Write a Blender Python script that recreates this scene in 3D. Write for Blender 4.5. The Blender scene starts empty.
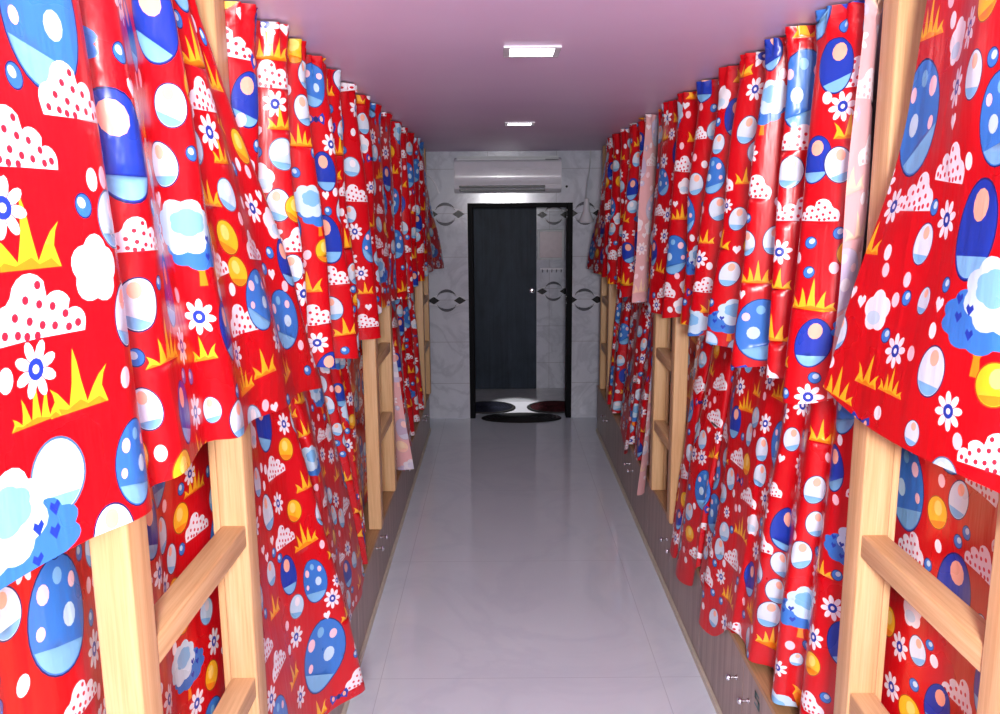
import bpy, bmesh, math, random
from mathutils import Vector, Matrix
from mathutils.geometry import delaunay_2d_cdt

# ------------------------------------------------------------------ curtain plan geometry
#CURTAIN_BEGIN
import math, random
# plan columns along the fabric: (Y top, out top, Y hem, out hem, hem z);  "out" = metres out of the hanging plane towards the aisle
def auto_cols(y0, y1, seed, zh, at=.03, ab=.055, step=.30):
    r = random.Random(seed); out = [(y0, 0, y0, .0, zh)]
    n = max(2, int((y1 - y0) / step)); w = (y1 - y0) / n
    for k in range(n):
        yr = y0 + w * (k + .45 + r.uniform(-.12, .12)); yv = y0 + w * (k + .9 + r.uniform(-.06, .06))
        out.append((yr, at * r.uniform(.7, 1.2), yr + .03, ab * r.uniform(.7, 1.3), zh + r.uniform(-.02, .02)))
        if k < n - 1: out.append((yv, -at * .7, yv, -ab * r.uniform(.1, .5), zh + r.uniform(-.01, .02)))
    out.append((y1, 0, y1, .02, zh))
    return out

CURT = {
 'L1u': dict(side=-1, x0=.62, ztop=2.455, cols=[
  (.30,.0,.30,.02,1.55),(.50,.02,.46,.05,1.55),(.66,.0,.66,.035,1.56),(.85,.03,.85,.05,1.575),(1.02,.035,1.02,.08,1.575),(1.13,.05,1.17,.105,1.56),
  (1.19,-.01,1.27,.055,1.54),(1.28,.03,1.40,.07,1.545),(1.38,.0,1.54,.05,1.535),(1.49,.035,1.70,.075,1.525),(1.56,-.02,1.88,.05,1.515),(1.62,.005,2.06,.08,1.50),
  (1.66,-.02,2.24,.065,1.495),(1.69,-.01,2.40,.095,1.475),(1.71,-.02,2.47,.085,1.465)]),
 'L2u': dict(side=-1, x0=.62, ztop=2.455, cols=[
  (2.03,-.06,2.035,-.05,1.5),(2.09,.02,2.12,.03,1.5),(2.18,-.02,2.24,-.01,1.5),(2.30,.04,2.42,.06,1.5),(2.40,-.02,2.50,.0,1.5),(2.52,.035,2.74,.075,1.47),
  (2.63,-.02,2.83,-.01,1.46),(2.80,.035,3.10,.09,1.435),(2.92,-.02,3.17,.0,1.43),(3.07,.035,3.36,.05,1.42),(3.22,-.02,3.46,.005,1.42),(3.42,.03,3.70,.09,1.42),
  (3.60,-.02,3.78,.0,1.44),(3.76,.03,4.02,.05,1.49),(3.92,-.02,4.12,.02,1.49),(4.12,.03,4.35,.055,1.49),(4.3,-.02,4.46,.03,1.49),(4.5,.03,4.6,.055,1.49),(4.68,.0,4.74,.03,1.5)]),
 'L3u': dict(side=-1, x0=.62, ztop=2.455, cols=[
  (4.82,-.05,4.83,-.04,1.47),(4.86,-.02,4.89,.01,1.46),(4.96,.03,5.0,.07,1.45),(5.15,-.02,5.25,-.0,1.45),(5.3,.03,5.42,.065,1.44),(5.5,-.02,5.58,.0,1.44),(5.7,.03,5.8,.06,1.45),
  (5.9,-.02,5.95,-.01,1.45),(6.1,.03,6.2,.07,1.45),(6.3,-.02,6.35,.0,1.45),(6.5,.02,6.6,.06,1.45),(6.62,-.02,6.75,.03,1.46),(6.74,.0,7.0,.07,1.46),(6.80,-.03,7.15,.05,1.46),(6.86,-.04,7.42,.12,1.45),(6.9,-.05,7.50,.13,1.45)]),
 'R1u': dict(side=1, pw=1.5, x0=.84, ztop=2.455, cols=[
  (.3,.0,.3,.02,1.55),(.5,.02,.48,.06,1.54),(.68,-.01,.7,.03,1.55),(.85,.035,.88,.07,1.53),(.97,.0,1.02,.04,1.53),(1.1,.04,1.16,.085,1.52),(1.19,-.03,1.27,.03,1.53),
  (1.30,.02,1.36,.055,1.54),(1.42,.03,1.5,.065,1.535),(1.52,.01,1.68,.07,1.535),(1.62,.005,1.82,.075,1.55),(1.68,.0,1.92,.085,1.575)]),
 'R2u': dict(side=1, x0=.84, ztop=2.455, cols=[
  (1.965,.0,2.03,.03,1.52),(1.99,-.04,2.05,-.02,1.52),(2.02,-.08,2.09,-.06,1.51),(2.09,-.03,2.15,.02,1.48),(2.18,.02,2.22,.075,1.47),(2.31,-.03,2.33,0,1.49),(2.38,.03,2.44,.05,1.49),(2.46,-.02,2.53,0,1.49),(2.55,.03,2.68,.09,1.475),
  (2.64,-.03,2.77,-.01,1.48),(2.80,.03,3.02,.09,1.50),(2.92,-.03,3.10,-.01,1.5),(3.06,.03,3.36,.08,1.47),(3.22,-.02,3.46,0,1.48),(3.4,.03,3.64,.05,1.48),(3.56,-.02,3.76,.01,1.48),
  (3.75,.03,3.98,.06,1.46),(3.9,-.02,4.08,.03,1.46),(4.1,.03,4.24,.085,1.46),(4.25,-.01,4.34,.05,1.47),(4.38,.0,4.42,.06,1.47)]),
 'R3u': dict(side=1, x0=.84, ztop=2.455, cols=[
  (4.60,.03,4.62,.11,1.46),(4.63,-.02,4.66,.03,1.46),(4.67,-.04,4.71,-.01,1.46),(4.8,.03,4.9,.06,1.45),(4.95,-.02,5.02,-.01,1.45),(5.12,.03,5.25,.09,1.42),(5.3,-.02,5.4,-.01,1.43),(5.5,.03,5.6,.06,1.44),(5.68,-.02,5.75,.0,1.44),
  (5.88,.03,5.98,.075,1.44),(6.05,-.02,6.15,.0,1.45),(6.2,.02,6.4,.06,1.45),(6.3,-.02,6.52,.02,1.45),(6.42,.0,6.85,.08,1.45),(6.5,-.03,7.0,.05,1.46),(6.56,-.06,7.25,.09,1.45)]),
 'L1d': dict(side=-1, x0=.757, ztop=1.60, cols=auto_cols(.35, 2.12, 3, .50, .012, .014, .28)),
 'R1d': dict(side=1, x0=.975, ztop=1.60, cols=auto_cols(.35, 2.03, 5, .50, .012, .014, .30)),
 'L2d': dict(side=-1, x0=.70, ztop=1.60, cols=[
  (2.04,.0,2.03,.01,.36),(2.14,.02,2.2,.03,.34),(2.25,.02,2.40,.075,.34),(2.36,.035,2.58,.115,.325),(2.46,.05,2.72,.18,.315),(2.52,-.01,2.80,.09,.31),(2.60,.0,2.92,.03,.33),(2.72,.04,3.08,.05,.33),(2.84,.0,3.25,.05,.33),(2.98,.04,3.5,.075,.325),
  (3.08,-.02,3.56,.02,.35),(3.2,.03,3.68,.05,.37),(3.32,-.02,3.76,.01,.40),(3.46,.03,3.84,.045,.38),(3.58,-.02,3.92,.0,.40),(3.7,.02,4.0,.02,.40),(3.85,-.02,4.12,-.035,.40),(4.05,-.02,4.25,-.035,.40),(4.25,-.02,4.4,-.045,.40),(4.45,-.02,4.55,-.035,.40),(4.66,-.02,4.68,-.045,.40)]),
 'R2d': dict(side=1, x0=.92, ztop=1.60, cols=[
  (1.97,.055,1.98,.06,.40),(2.0,.0,2.01,.01,.40),(2.06,-.02,2.06,-.02,.40),(2.14,-.01,2.14,.0,.40),(2.22,.02,2.22,.055,.385),(2.30,-.01,2.32,.035,.385),(2.38,.03,2.42,.065,.385),(2.46,.0,2.54,.045,.385),(2.56,.04,2.66,.068,.385),
  (2.66,-.02,2.78,.05,.385),(2.8,.02,2.92,.06,.36),(2.92,.03,3.05,.085,.325),(3.02,.05,3.18,.105,.315),(3.10,-.01,3.24,.05,.33),(3.2,.0,3.34,.03,.34),(3.32,.03,3.5,.05,.32),(3.44,.05,3.70,.095,.31),(3.52,-.01,3.76,.05,.33),(3.62,.02,3.81,.07,.32),
  (3.7,.03,3.885,.085,.31),(3.78,-.02,3.92,.0,.34),(3.9,-.02,3.965,-.04,.40),(4.05,-.02,4.2,-.045,.40),(4.22,-.02,4.32,-.035,.40),(4.4,-.02,4.42,-.045,.40)]),
 'L3d': dict(side=-1, x0=.72, ztop=1.60, cols=[
  (4.84,.05,4.88,.195,.44),(4.87,-.01,4.92,.10,.42),(4.92,-.03,4.98,.06,.38),(5.05,.03,5.2,.09,.31),(5.2,-.02,5.35,.03,.33),(5.4,.03,5.55,.06,.34),(5.6,-.02,5.7,.01,.36),(5.8,.03,5.9,.06,.37),(6.0,-.02,6.05,.0,.38),(6.2,.03,6.3,.06,.37),
  (6.4,-.02,6.45,.0,.38),(6.6,.02,6.7,.06,.36),(6.74,-.01,6.79,-.01,.385),(6.85,-.02,6.95,-.02,.385),(7.1,-.02,7.15,-.03,.385),(7.3,-.02,7.3,-.02,.385)]),
 'R3d': dict(side=1, x0=.935, ztop=1.60, cols=[
  (4.62,.05,4.66,.13,.33),(4.66,.0,4.72,.06,.33),(4.72,-.03,4.8,.02,.34),(4.9,.03,5.05,.08,.36),(5.05,-.02,5.2,.02,.37),(5.25,.03,5.45,.10,.34),(5.4,-.01,5.6,.03,.36),(5.65,.03,5.85,.075,.38),(5.85,-.02,6.0,.02,.38),(6.1,.03,6.25,.075,.37),
  (6.3,-.02,6.4,.03,.37),(6.48,.01,6.5,.05,.37),(6.6,-.02,6.62,-.035,.385),(6.85,-.02,6.9,-.03,.385),(7.1,-.02,7.1,-.035,.385)]),
}

def deepen(cols, ymax, kt=1.5, kb=1.0):
    # tighter gathers: each fold turns in steeply just before its crest
    out = [list(c) for c in cols]
    for i in range(2, len(cols) - 1):
        p, c, n = cols[i - 1], cols[i], cols[i + 1]
        if c[3] < p[3] - .015 and c[3] < n[3] - .015 and c[2] < ymax:
            out[i][2] = c[2] + .52 * (n[2] - c[2]); out[i][0] = c[0] + .40 * (n[0] - c[0])
            out[i][3] = c[3] - .062 * kb; out[i][1] = c[1] - .022 * kt
    return [tuple(c) for c in out]
def settle(key):
    d = CURT[key]; up = key[2] == 'u'
    if up:
        d['ztop'] = 2.464
        d['cols'] = [(a, max(b, -.06) + .022, c, max(e, -.06), z) for a, b, c, e, z in d['cols']]
    elif key[1] != '1':
        nx = .725 if d['side'] < 0 else .945; dx = nx - d['x0']; d['x0'] = nx
        fr = .635 if d['side'] < 0 else .862
        cc = d['cols']; out = [list(q) for q in cc]
        for i in range(1, len(cc) - 1):
            if cc[i][3] < cc[i - 1][3] - .015 and cc[i][3] < cc[i + 1][3] - .015 and cc[i + 1][4] < .375 and cc[i - 1][4] < .375:
                out[i][3] = -.045; out[i][4] = .386          # valleys of the folds lie on the locker top
        for q in out:
            if q[4] >= .355: q[4] += .062 if d['side'] > 0 else -.012
        d['cols'] = [tuple(q) for q in out]
        lim = .365
        d['cols'] = [(a, max(-.03, .6 * b), c, (e if z > lim else (nx - fr) + .014 + 1.35 * max(0, e + dx - (nx - fr) - .014)) + (dx if z > lim else 0), z) for a, b, c, e, z in d['cols']]
for _k, _y, _kt, _kb in (('L2u', 4.0, 1.5, 1.0), ('R2u', 3.9, 1.5, 1.0), ('L3u', 6.6, 1.2, 1.0), ('R3u', 6.5, 1.2, 1.0), ('L2d', 3.9, .3, .7), ('R2d', 3.9, .3, .7), ('L3d', 6.5, .3, .7), ('R3d', 6.4, .3, .7), ('R1u', 1.15, .8, .5), ('L1u', 1.6, .6, .3)):
    CURT[_k]['cols'] = deepen(CURT[_k]['cols'], _y, _kt, _kb)
for _k in CURT: settle(_k)

def catmull(cols, sub):
    n = len(cols); out = []
    for i in range(n - 1):
        p0 = cols[max(0, i - 1)]; p1 = cols[i]; p2 = cols[i + 1]; p3 = cols[min(n - 1, i + 2)]
        for k in range(sub):
            t = k / sub
            out.append(tuple(.5 * ((2 * b) + (-a + c) * t + (2 * a - 5 * b + 4 * c - d) * t * t + (-a + 3 * b - 3 * c + d) * t ** 3) for a, b, c, d in zip(p0, p1, p2, p3)))
    out.append(tuple(cols[-1])); return out

class Cloth:
    """ruled, gathered cloth: s = metres along the fabric, h = metres down from the top edge"""
    def __init__(self, name):
        d = CURT[name]; self.side = d['side']; self.x0 = d['x0']; self.zt = d['ztop']; self.name = name; self.pw = d.get('pw', .85)
        self.d = catmull(d['cols'], 16)
        if name[2] == 'd':                       # lower cloths hang outside the locker lip wherever they fall below its top
            fr = .635 if self.side < 0 else .862
            lip = (.34 if self.side < 0 else .42) + .018
            self.d = [(a, b, c, max(e, self.x0 - fr + .014) if z < lip else e, z) for a, b, c, e, z in self.d]
        S = [0.0]
        for a, b in zip(self.d, self.d[1:]):
            m = []
            for w in (.35, .8):
                m.append(math.hypot((b[0] - a[0]) * (1 - w) + (b[2] - a[2]) * w, (b[1] - a[1]) * (1 - w) + (b[3] - a[3]) * w))
            S.append(S[-1] + sum(m) / 2)
        self.S = S; self.L = S[-1]
        self.H = self.zt - sum(c[4] for c in self.d) / len(self.d)
    def col(self, s):
        import bisect
        s = min(max(s, 0), self.L); i = min(max(bisect.bisect_right(self.S, s) - 1, 0), len(self.S) - 2)
        t = (s - self.S[i]) / max(1e-9, self.S[i + 1] - self.S[i]); a, b = self.d[i], self.d[i + 1]
        return [p + (q - p) * t for p, q in zip(a, b)]
    def hl(self, s): return self.zt - self.col(s)[4]
    def pos(self, s, v):                # v 0 (top) .. 1 (hem)
        c = self.col(s); w = v ** self.pw
        y = c[0] * (1 - w) + c[2] * w; o = c[1] * (1 - w) + c[3] * w
        ph = s * 1.0
        o += .006 * math.sin(5.3 * ph + 7 * v) * math.sin(math.pi * v) + .004 * math.sin(17 * ph - 9 * v) * math.sin(math.pi * v)
        g = max(0, 1 - v / .10)
        o += .011 * g * math.sin(s * 2 * math.pi / .05 + 1.5 * math.sin(s * 9)) + .006 * g
        z = self.zt - v * (self.zt - c[4])
        return (self.side * (self.x0 - o), y, z)
#CURTAIN_END

# ------------------------------------------------------------------ helpers
scene = bpy.context.scene
COL = scene.collection
PI = math.pi
scene.view_settings.view_transform = 'Standard'
scene.view_settings.look = 'None'
scene.view_settings.exposure = 0.0

def link(o, parent=None):
    COL.objects.link(o)
    if parent is not None: o.parent = parent
    return o

def tag(o, label=None, cat=None, group=None, kind=None):
    if label: o['label'] = label
    if cat: o['category'] = cat
    if group: o['group'] = group
    if kind: o['kind'] = kind
    return o

def thing(name, label, cat, loc=(0, 0, 0), rz=0, group=None):
    o = bpy.data.objects.new(name, None); o.empty_display_size = .05
    o.location = loc; o.rotation_euler = (0, 0, rz); link(o)
    return tag(o, label, cat, group)

def obj(name, bm, mat, parent=None, smooth=False, angle=None):
    me = bpy.data.meshes.new(name)
    bmesh.ops.recalc_face_normals(bm, faces=bm.faces)
    bm.to_mesh(me); bm.free()
    mats = mat if isinstance(mat, (list, tuple)) else [mat]
    for m in mats: me.materials.append(m)
    if smooth:
        me.polygons.foreach_set('use_smooth', [True] * len(me.polygons))
        try: me.set_sharp_from_angle(angle=math.radians(angle or 35))
        except Exception: pass
    o = bpy.data.objects.new(name, me)
    return link(o, parent)

def add_box(bm, x0, x1, y0, y1, z0, z1, bev=0, seg=2, mi=0):
    r = bmesh.ops.create_cube(bm, size=1)
    vs = r['verts']
    for v in vs:
        v.co = Vector(((x0 + x1) / 2 + v.co.x * (x1 - x0), (y0 + y1) / 2 + v.co.y * (y1 - y0), (z0 + z1) / 2 + v.co.z * (z1 - z0)))
    fs = list({f for v in vs for f in v.link_faces})
    if bev:
        es = list({e for v in vs for e in v.link_edges})
        rr = bmesh.ops.bevel(bm, geom=es, offset=bev, segments=seg, profile=.5, affect='EDGES')
        fs = [f for f in fs if f.is_valid] + [f for f in rr['faces'] if f.is_valid]
    for f in fs: f.material_index = mi
    return fs

def box(*a, **k):
    bm = bmesh.new(); add_box(bm, *a, **k); return bm

def add_lathe(bm, prof, M, seg=24, mi=0):
    """prof: (radius, height) pairs, turned about local z, placed by matrix M"""
    rings = []
    for r, h in prof:
        if r < 1e-6: rings.append([bm.verts.new(M @ Vector((0, 0, h)))])
        else: rings.append([bm.verts.new(M @ Vector((r * math.cos(2 * PI * k / seg), r * math.sin(2 * PI * k / seg), h))) for k in range(seg)])
    for a, b in zip(rings, rings[1:]):
        for k in range(seg):
            k2 = (k + 1) % seg
            if len(a) == 1 and len(b) == 1: continue
            if len(a) == 1: f = bm.faces.new((a[0], b[k2], b[k]))
            elif len(b) == 1: f = bm.faces.new((a[k], a[k2], b[0]))
            else: f = bm.faces.new((a[k], a[k2], b[k2], b[k]))
            f.material_index = mi

def add_tube(bm, pts, r, seg=10, mi=0):
    pts = [Vector(p) for p in pts]; rings = []
    up = Vector((.13, .21, .97))
    for i, p in enumerate(pts):
        t = (pts[min(i + 1, len(pts) - 1)] - pts[max(i - 1, 0)]).normalized()
        a = t.cross(up)
        if a.length < .05: a = t.cross(Vector((1, 0, 0)))
        a.normalize(); b = t.cross(a)
        rr = r[i] if isinstance(r, (list, tuple)) else r
        rings.append([bm.verts.new(p + rr * (a * math.cos(2 * PI * k / seg) + b * math.sin(2 * PI * k / seg))) for k in range(seg)])
    for a, b in zip(rings, rings[1:]):
        for k in range(seg):
            f = bm.faces.new((a[k], a[(k + 1) % seg], b[(k + 1) % seg], b[k])); f.material_index = mi
    bm.faces.new(rings[0]).material_index = mi; bm.faces.new(rings[-1][::-1]).material_index = mi

def add_poly(bm, pts, mi=0):
    f = bm.faces.new([bm.verts.new(p) for p in pts]); f.material_index = mi; return f

# ------------------------------------------------------------------ materials
def srgb(r, g, b):
    def l(c):
        c /= 255.0
        return c / 12.92 if c <= .04045 else ((c + .055) / 1.055) ** 2.4
    return (l(r), l(g), l(b), 1)

class NT:
    def __init__(self, name):
        self.m = bpy.data.materials.new(name); self.m.use_nodes = True
        self.t = self.m.node_tree; self.t.nodes.clear()
        self.out = self.n('ShaderNodeOutputMaterial'); self.b = self.n('ShaderNodeBsdfPrincipled')
        self.t.links.new(self.b.outputs[0], self.out.inputs[0])
    def n(self, t, **k):
        x = self.t.nodes.new(t)
        for a, v in k.items(): setattr(x, a, v)
        return x
    def l(self, a, b): self.t.links.new(a, b)
    def ramp(self, fac, stops):
        r = self.n('ShaderNodeValToRGB'); e = r.color_ramp.elements
        while len(e) < len(stops): e.new(.5)
        for i, (p, c) in enumerate(stops): e[i].position = p; e[i].color = c
        self.l(fac, r.inputs[0]); return r.outputs[0]
    def coord(self, scale=(1, 1, 1), kind='Object', rot=(0, 0, 0)):
        tc = self.n('ShaderNodeTexCoord'); mp = self.n('ShaderNodeMapping')
        mp.inputs['Scale'].default_value = scale; mp.inputs['Rotation'].default_value = rot
        self.l(tc.outputs[kind], mp.inputs[0]); return mp.outputs[0]
    def noise(self, vec, scale, detail=4, rough=.5, dist=0):
        x = self.n('ShaderNodeTexNoise'); x.inputs['Scale'].default_value = scale; x.inputs['Detail'].default_value = detail
        x.inputs['Roughness'].default_value = rough; x.inputs['Distortion'].default_value = dist
        self.l(vec, x.inputs['Vector']); return x.outputs[0]
    def mix(self, fac, a, b, mode='MIX'):
        x = self.n('ShaderNodeMix', data_type='RGBA', blend_type=mode)
        for s, v in ((x.inputs[0], fac), (x.inputs[6], a), (x.inputs[7], b)):
            if hasattr(v, 'links'): self.l(v, s)
            else: s.default_value = v
        return x.outputs[2]
    def bump(self, h, strength=.2, dist=.01):
        x = self.n('ShaderNodeBump'); x.inputs['Strength'].default_value = strength; x.inputs['Distance'].default_value = dist
        self.l(h, x.inputs['Height']); self.l(x.outputs[0], self.b.inputs['Normal'])
    def set(self, col=None, rough=.5, metal=0, spec=.5, coat=0):
        if col is not None:
            if hasattr(col, 'links'): self.l(col, self.b.inputs['Base Color'])
            else: self.b.inputs['Base Color'].default_value = col
        if hasattr(rough, 'links'): self.l(rough, self.b.inputs['Roughness'])
        else: self.b.inputs['Roughness'].default_value = rough
        self.b.inputs['Metallic'].default_value = metal
        self.b.inputs['Specular IOR Level'].default_value = spec
        self.b.inputs['Coat Weight'].default_value = coat
        return self.m

def plain(name, col, rough=.5, metal=0, spec=.5, var=.06, coat=0):
    m = NT(name); v = m.coord()
    n = m.noise(v, 22, 3)
    d = tuple(c * (1 - var) for c in col[:3]) + (1,); e = tuple(min(1, c * (1 + var)) for c in col[:3]) + (1,)
    return m.set(m.ramp(n, [(.3, d), (.7, e)]), rough, metal, spec, coat)

def wood_mat(name, axis, base, dark, light):
    m = NT(name)
    sc = [9.0, 9.0, 9.0]; sc[axis] = .55
    v = m.coord(tuple(sc))
    warp = m.noise(m.coord((1.2, 1.2, 1.2)), 1.6, 2)
    g = m.n('ShaderNodeTexWave', wave_type='RINGS', rings_direction='XYZ'[axis]); g.inputs['Scale'].default_value = .9
    g.inputs['Distortion'].default_value = 5.5; g.inputs['Detail'].default_value = 3; g.inputs['Detail Scale'].default_value = .8
    m.l(v, g.inputs['Vector'])
    fine = m.noise(m.coord(tuple(170 if i != axis else 5 for i in range(3))), 1, 4, .6)
    c1 = m.ramp(g.outputs[0], [(.0, dark), (.35, base), (1, light)])
    c2 = m.ramp(fine, [(.35, tuple(c * .86 for c in base[:3]) + (1,)), (.65, light)])
    c = m.mix(.68, c1, c2)
    c = m.mix(m.ramp(warp, [(.4, (0, 0, 0, 1)), (.7, (.35, .35, .35, 1))]), c, dark)
    m.bump(fine, .12, .002)
    return m.set(c, .42, 0, .4)

WOOD_Z = wood_mat('pine_upright', 2, srgb(210, 166, 116), srgb(188, 138, 90), srgb(222, 186, 140))
WOOD_Y = wood_mat('pine_crosswise', 1, srgb(210, 166, 116), srgb(188, 138, 90), srgb(222, 186, 140))
EDGE = wood_mat('beech_edging', 1, srgb(176, 134, 92), srgb(150, 108, 70), srgb(194, 154, 112))

def laminate():
    m = NT('grey_brown_laminate')
    a = m.noise(m.coord((60, 60, 1.4)), 1, 5, .65); b = m.noise(m.coord((14, 14, .5)), 1, 3, .5)
    c = m.mix(.5, m.ramp(a, [(.32, srgb(126, 106, 99)), (.52, srgb(160, 140, 131)), (.72, srgb(190, 170, 160))]), m.ramp(b, [(.35, srgb(132, 112, 105)), (.65, srgb(178, 158, 148))]))
    return m.set(c, .38, 0, .45)
LAM = laminate()

def marble(name, base, vein, scale=1.5, rough=.18, joints=None, axis=(0, 0, 0)):
    m = NT(name); v = m.coord()
    n1 = m.noise(v, scale, 6, .55, 1.2)
    vn = m.ramp(n1, [(.44, (0, 0, 0, 1)), (.495, (1, 1, 1, 1)), (.55, (0, 0, 0, 1))])
    n2 = m.noise(v, scale * 3, 4, .6, .5)
    c = m.mix(m.ramp(n2, [(.3, (0, 0, 0, 1)), (.8, (.35, .35, .35, 1))]), base, vein)
    mm = m.n('ShaderNodeMath', operation='MULTIPLY'); mm.inputs[1].default_value = .45; m.l(vn, mm.inputs[0])
    c = m.mix(mm.outputs[0], c, vein)
    if joints:
        w, h, mort, jc, off, loc = joints
        br = m.n('ShaderNodeTexBrick'); br.offset = off; br.squash = 1
        br.inputs['Scale'].default_value = 1; br.inputs['Brick Width'].default_value = w; br.inputs['Row Height'].default_value = h
        br.inputs['Mortar Size'].default_value = mort; br.inputs['Mortar Smooth'].default_value = .1
        br.inputs['Color1'].default_value = (0, 0, 0, 1); br.inputs['Color2'].default_value = (0, 0, 0, 1); br.inputs['Mortar'].default_value = (1, 1, 1, 1)
        tc = m.n('ShaderNodeTexCoord'); mp = m.n('ShaderNodeMapping'); mp.inputs['Rotation'].default_value = axis; mp.inputs['Location'].default_value = loc
        m.l(tc.outputs['Object'], mp.inputs[0]); m.l(mp.outputs[0], br.inputs['Vector'])
        c = m.mix(br.outputs['Color'], c, jc)
    return m.set(c, rough, 0, .5)

FLOOR = marble('polished_floor_tile', srgb(226, 236, 246), srgb(212, 223, 236), 1.1, .06, (1.2, 1.2, .0018, srgb(200, 210, 222), 0, (.52, .3, 0)))
TILE = marble('white_marble_wall_tile', srgb(206, 210, 220), srgb(160, 165, 178), 2.2, .14, (.62, .395, .002, srgb(150, 150, 158), 0, (.1, .055, 0)), (-PI / 2, 0, 0))
SILL = marble('grey_step_tile', srgb(205, 206, 212), srgb(180, 182, 190), 3, .2)
PAINT = plain('plain_wall_paint', srgb(205, 205, 212), .7)
def ceiling_mat():
    m = NT('pale_mauve_ceiling_paint'); n = m.noise(m.coord(), 1.3, 4)
    return m.set(m.ramp(n, [(.3, srgb(218, 192, 224)), (.7, srgb(226, 202, 231))]), .38, 0, .35)
CEIL = ceiling_mat()
INLAY_D = plain('black_tile_inlay', srgb(18, 18, 22), .3, 0, .2)
INLAY_G = plain('grey_tile_inlay', srgb(92, 95, 102), .12)
INLAY_L = plain('pale_tile_band', srgb(222, 222, 228), .1)
BLACK = plain('polished_black_granite', srgb(14, 15, 18), .5, 0, .06, .25)
def door_mat():
    m = NT('dark_navy_wood_laminate')
    a = m.noise(m.coord((30, 30, .9)), 1, 6, .65); b = m.noise(m.coord((3, 3, 1.2)), 1.5, 5, .6, .8)
    c = m.mix(.5, m.ramp(a, [(.3, srgb(28, 36, 46)), (.7, srgb(54, 66, 80))]), m.ramp(b, [(.3, srgb(24, 32, 42)), (.7, srgb(58, 72, 88))]))
    return m.set(c, .45, 0, .14)
DOOR = door_mat()
CHROME = plain('polished_chrome', srgb(225, 225, 228), .12, 1, .5, .02)
STEEL = plain('brushed_steel', srgb(215, 215, 220), .22, 1, .5, .03)
PLINTH = plain('beige_plinth_strip', srgb(206, 198, 180), .5)
PLASTIC = plain('white_glossy_plastic', srgb(222, 222, 230), .22, 0, .5, .02, .3)
PLASTIC_D = plain('dark_vent_plastic', srgb(48, 52, 56), .4)
PLASTIC_G = plain('pale_grey_plastic', srgb(176, 180, 186), .35)
RUBBER = plain('black_ribbed_rubber', srgb(22, 22, 24), .55, 0, .4, .3)
MAT_NAVY = plain('navy_mat_pile', srgb(26, 28, 44), .8, 0, .2, .4)
MAT_RED = plain('dark_maroon_mat_pile', srgb(56, 16, 22), .8, 0, .2, .5)
PINK = plain('pinkish_frosted_glass', srgb(176, 158, 168), .3)
TEAL = plain('faded_teal_marker', srgb(96, 128, 130), .6)
BUNK = plain('plywood_deck', srgb(190, 150, 105), .6)
def emitter():
    m = NT('led_panel_diffuser'); n = m.noise(m.coord(), 4, 1)
    m.set(m.ramp(n, [(0, (1, 1, 1, 1)), (1, (.97, .98, 1, 1))]), .4)
    m.b.inputs['Emission Color'].default_value = (1, .98, .99, 1); m.b.inputs['Emission Strength'].default_value = 6.0
    return m.m
LED = emitter()

def fabric():
    m = NT('printed_satin_fabric')
    at = m.n('ShaderNodeAttribute', attribute_name='print'); g = m.n('ShaderNodeNewGeometry')
    back = m.mix(.58, at.outputs['Color'], srgb(255, 225, 228))
    c = m.mix(g.outputs['Backfacing'], at.outputs['Color'], back)
    n = m.noise(m.coord((1, 1, 1)), 5, 3, .5); w = m.noise(m.coord((14, 14, 2.2)), 1.4, 3, .5)
    m.bump(w, .4, .012)
    m.set(c, m.ramp(n, [(.3, (.25, .25, .25, 1)), (.7, (.36, .36, .36, 1))]), 0, .55)
    return m.m
FABRIC = fabric()

# ------------------------------------------------------------------ printed motifs (flat polygons in metres, y down)
RED = srgb(198, 4, 19); WHITE = srgb(236, 232, 238); DOTRED = srgb(205, 30, 55); YEL = srgb(244, 184, 36); ORA = srgb(240, 134, 24)
SKY = srgb(120, 180, 224); MID = srgb(52, 118, 200); NAVY = srgb(24, 58, 168); DEEP = srgb(20, 28, 96); ICE = srgb(190, 218, 236); PEACH = srgb(246, 178, 152); PINKISH = srgb(246, 200, 210); PALEY = srgb(250, 214, 110)

def ell(cx, cy, rx, ry, n=18, rot=0, a0=0, a1=2 * PI):
    c, s = math.cos(rot), math.sin(rot); out = []
    full = abs(a1 - a0 - 2 * PI) < 1e-6
    for k in range(n):
        a = a0 + (a1 - a0) * k / (n if full else n - 1)
        x, y = rx * math.cos(a), ry * math.sin(a); out.append((cx + x * c - y * s, cy + x * s + y * c))
    return out

def scallop(cx, cy, rx, ry, lobes, a0, a1, depth=.16, n=5):
    out = []
    for l in range(lobes):
        for k in range(n):
            t = (l + k / n) / lobes; a = a0 + (a1 - a0) * t
            b = 1 + depth * math.sin(PI * k / n)
            out.append((cx + rx * b * math.cos(a), cy + ry * b * math.sin(a)))
    if abs(a1 - a0) < 2 * PI - 1e-3: out.append((cx + rx * math.cos(a1), cy + ry * math.sin(a1)))
    return out

def m_mound(k=0):
    r = random.Random(11 + k)
    base = [(-.062, .030)]
    for cx, cy, rr, a0, a1 in ((-.043, .012, .022, 170, 265), (-.012, -.012, .027, 190, 320), (.026, .004, .022, 230, 330), (.050, .018, .016, 240, 375)):
        base += [(cx + rr * math.cos(math.radians(a0 + (a1 - a0) * q / 6)), cy + rr * math.sin(math.radians(a0 + (a1 - a0) * q / 6))) for q in range(7)]
    base += [(.064, .030)]
    P = [(base, WHITE)]
    for (x, y) in ((-.05, .02), (-.034, .004), (-.032, .022), (-.018, -.012), (-.014, .010), (0, -.026), (.001, -.006), (.004, .016), (-.004, .026), (.020, -.002), (.022, .019), (.038, .008), (.042, .023), (.055, .020), (-.019, .025)):
        P.append((ell(x, y, .0047, .0047, 9), DOTRED))
    return P

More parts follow.
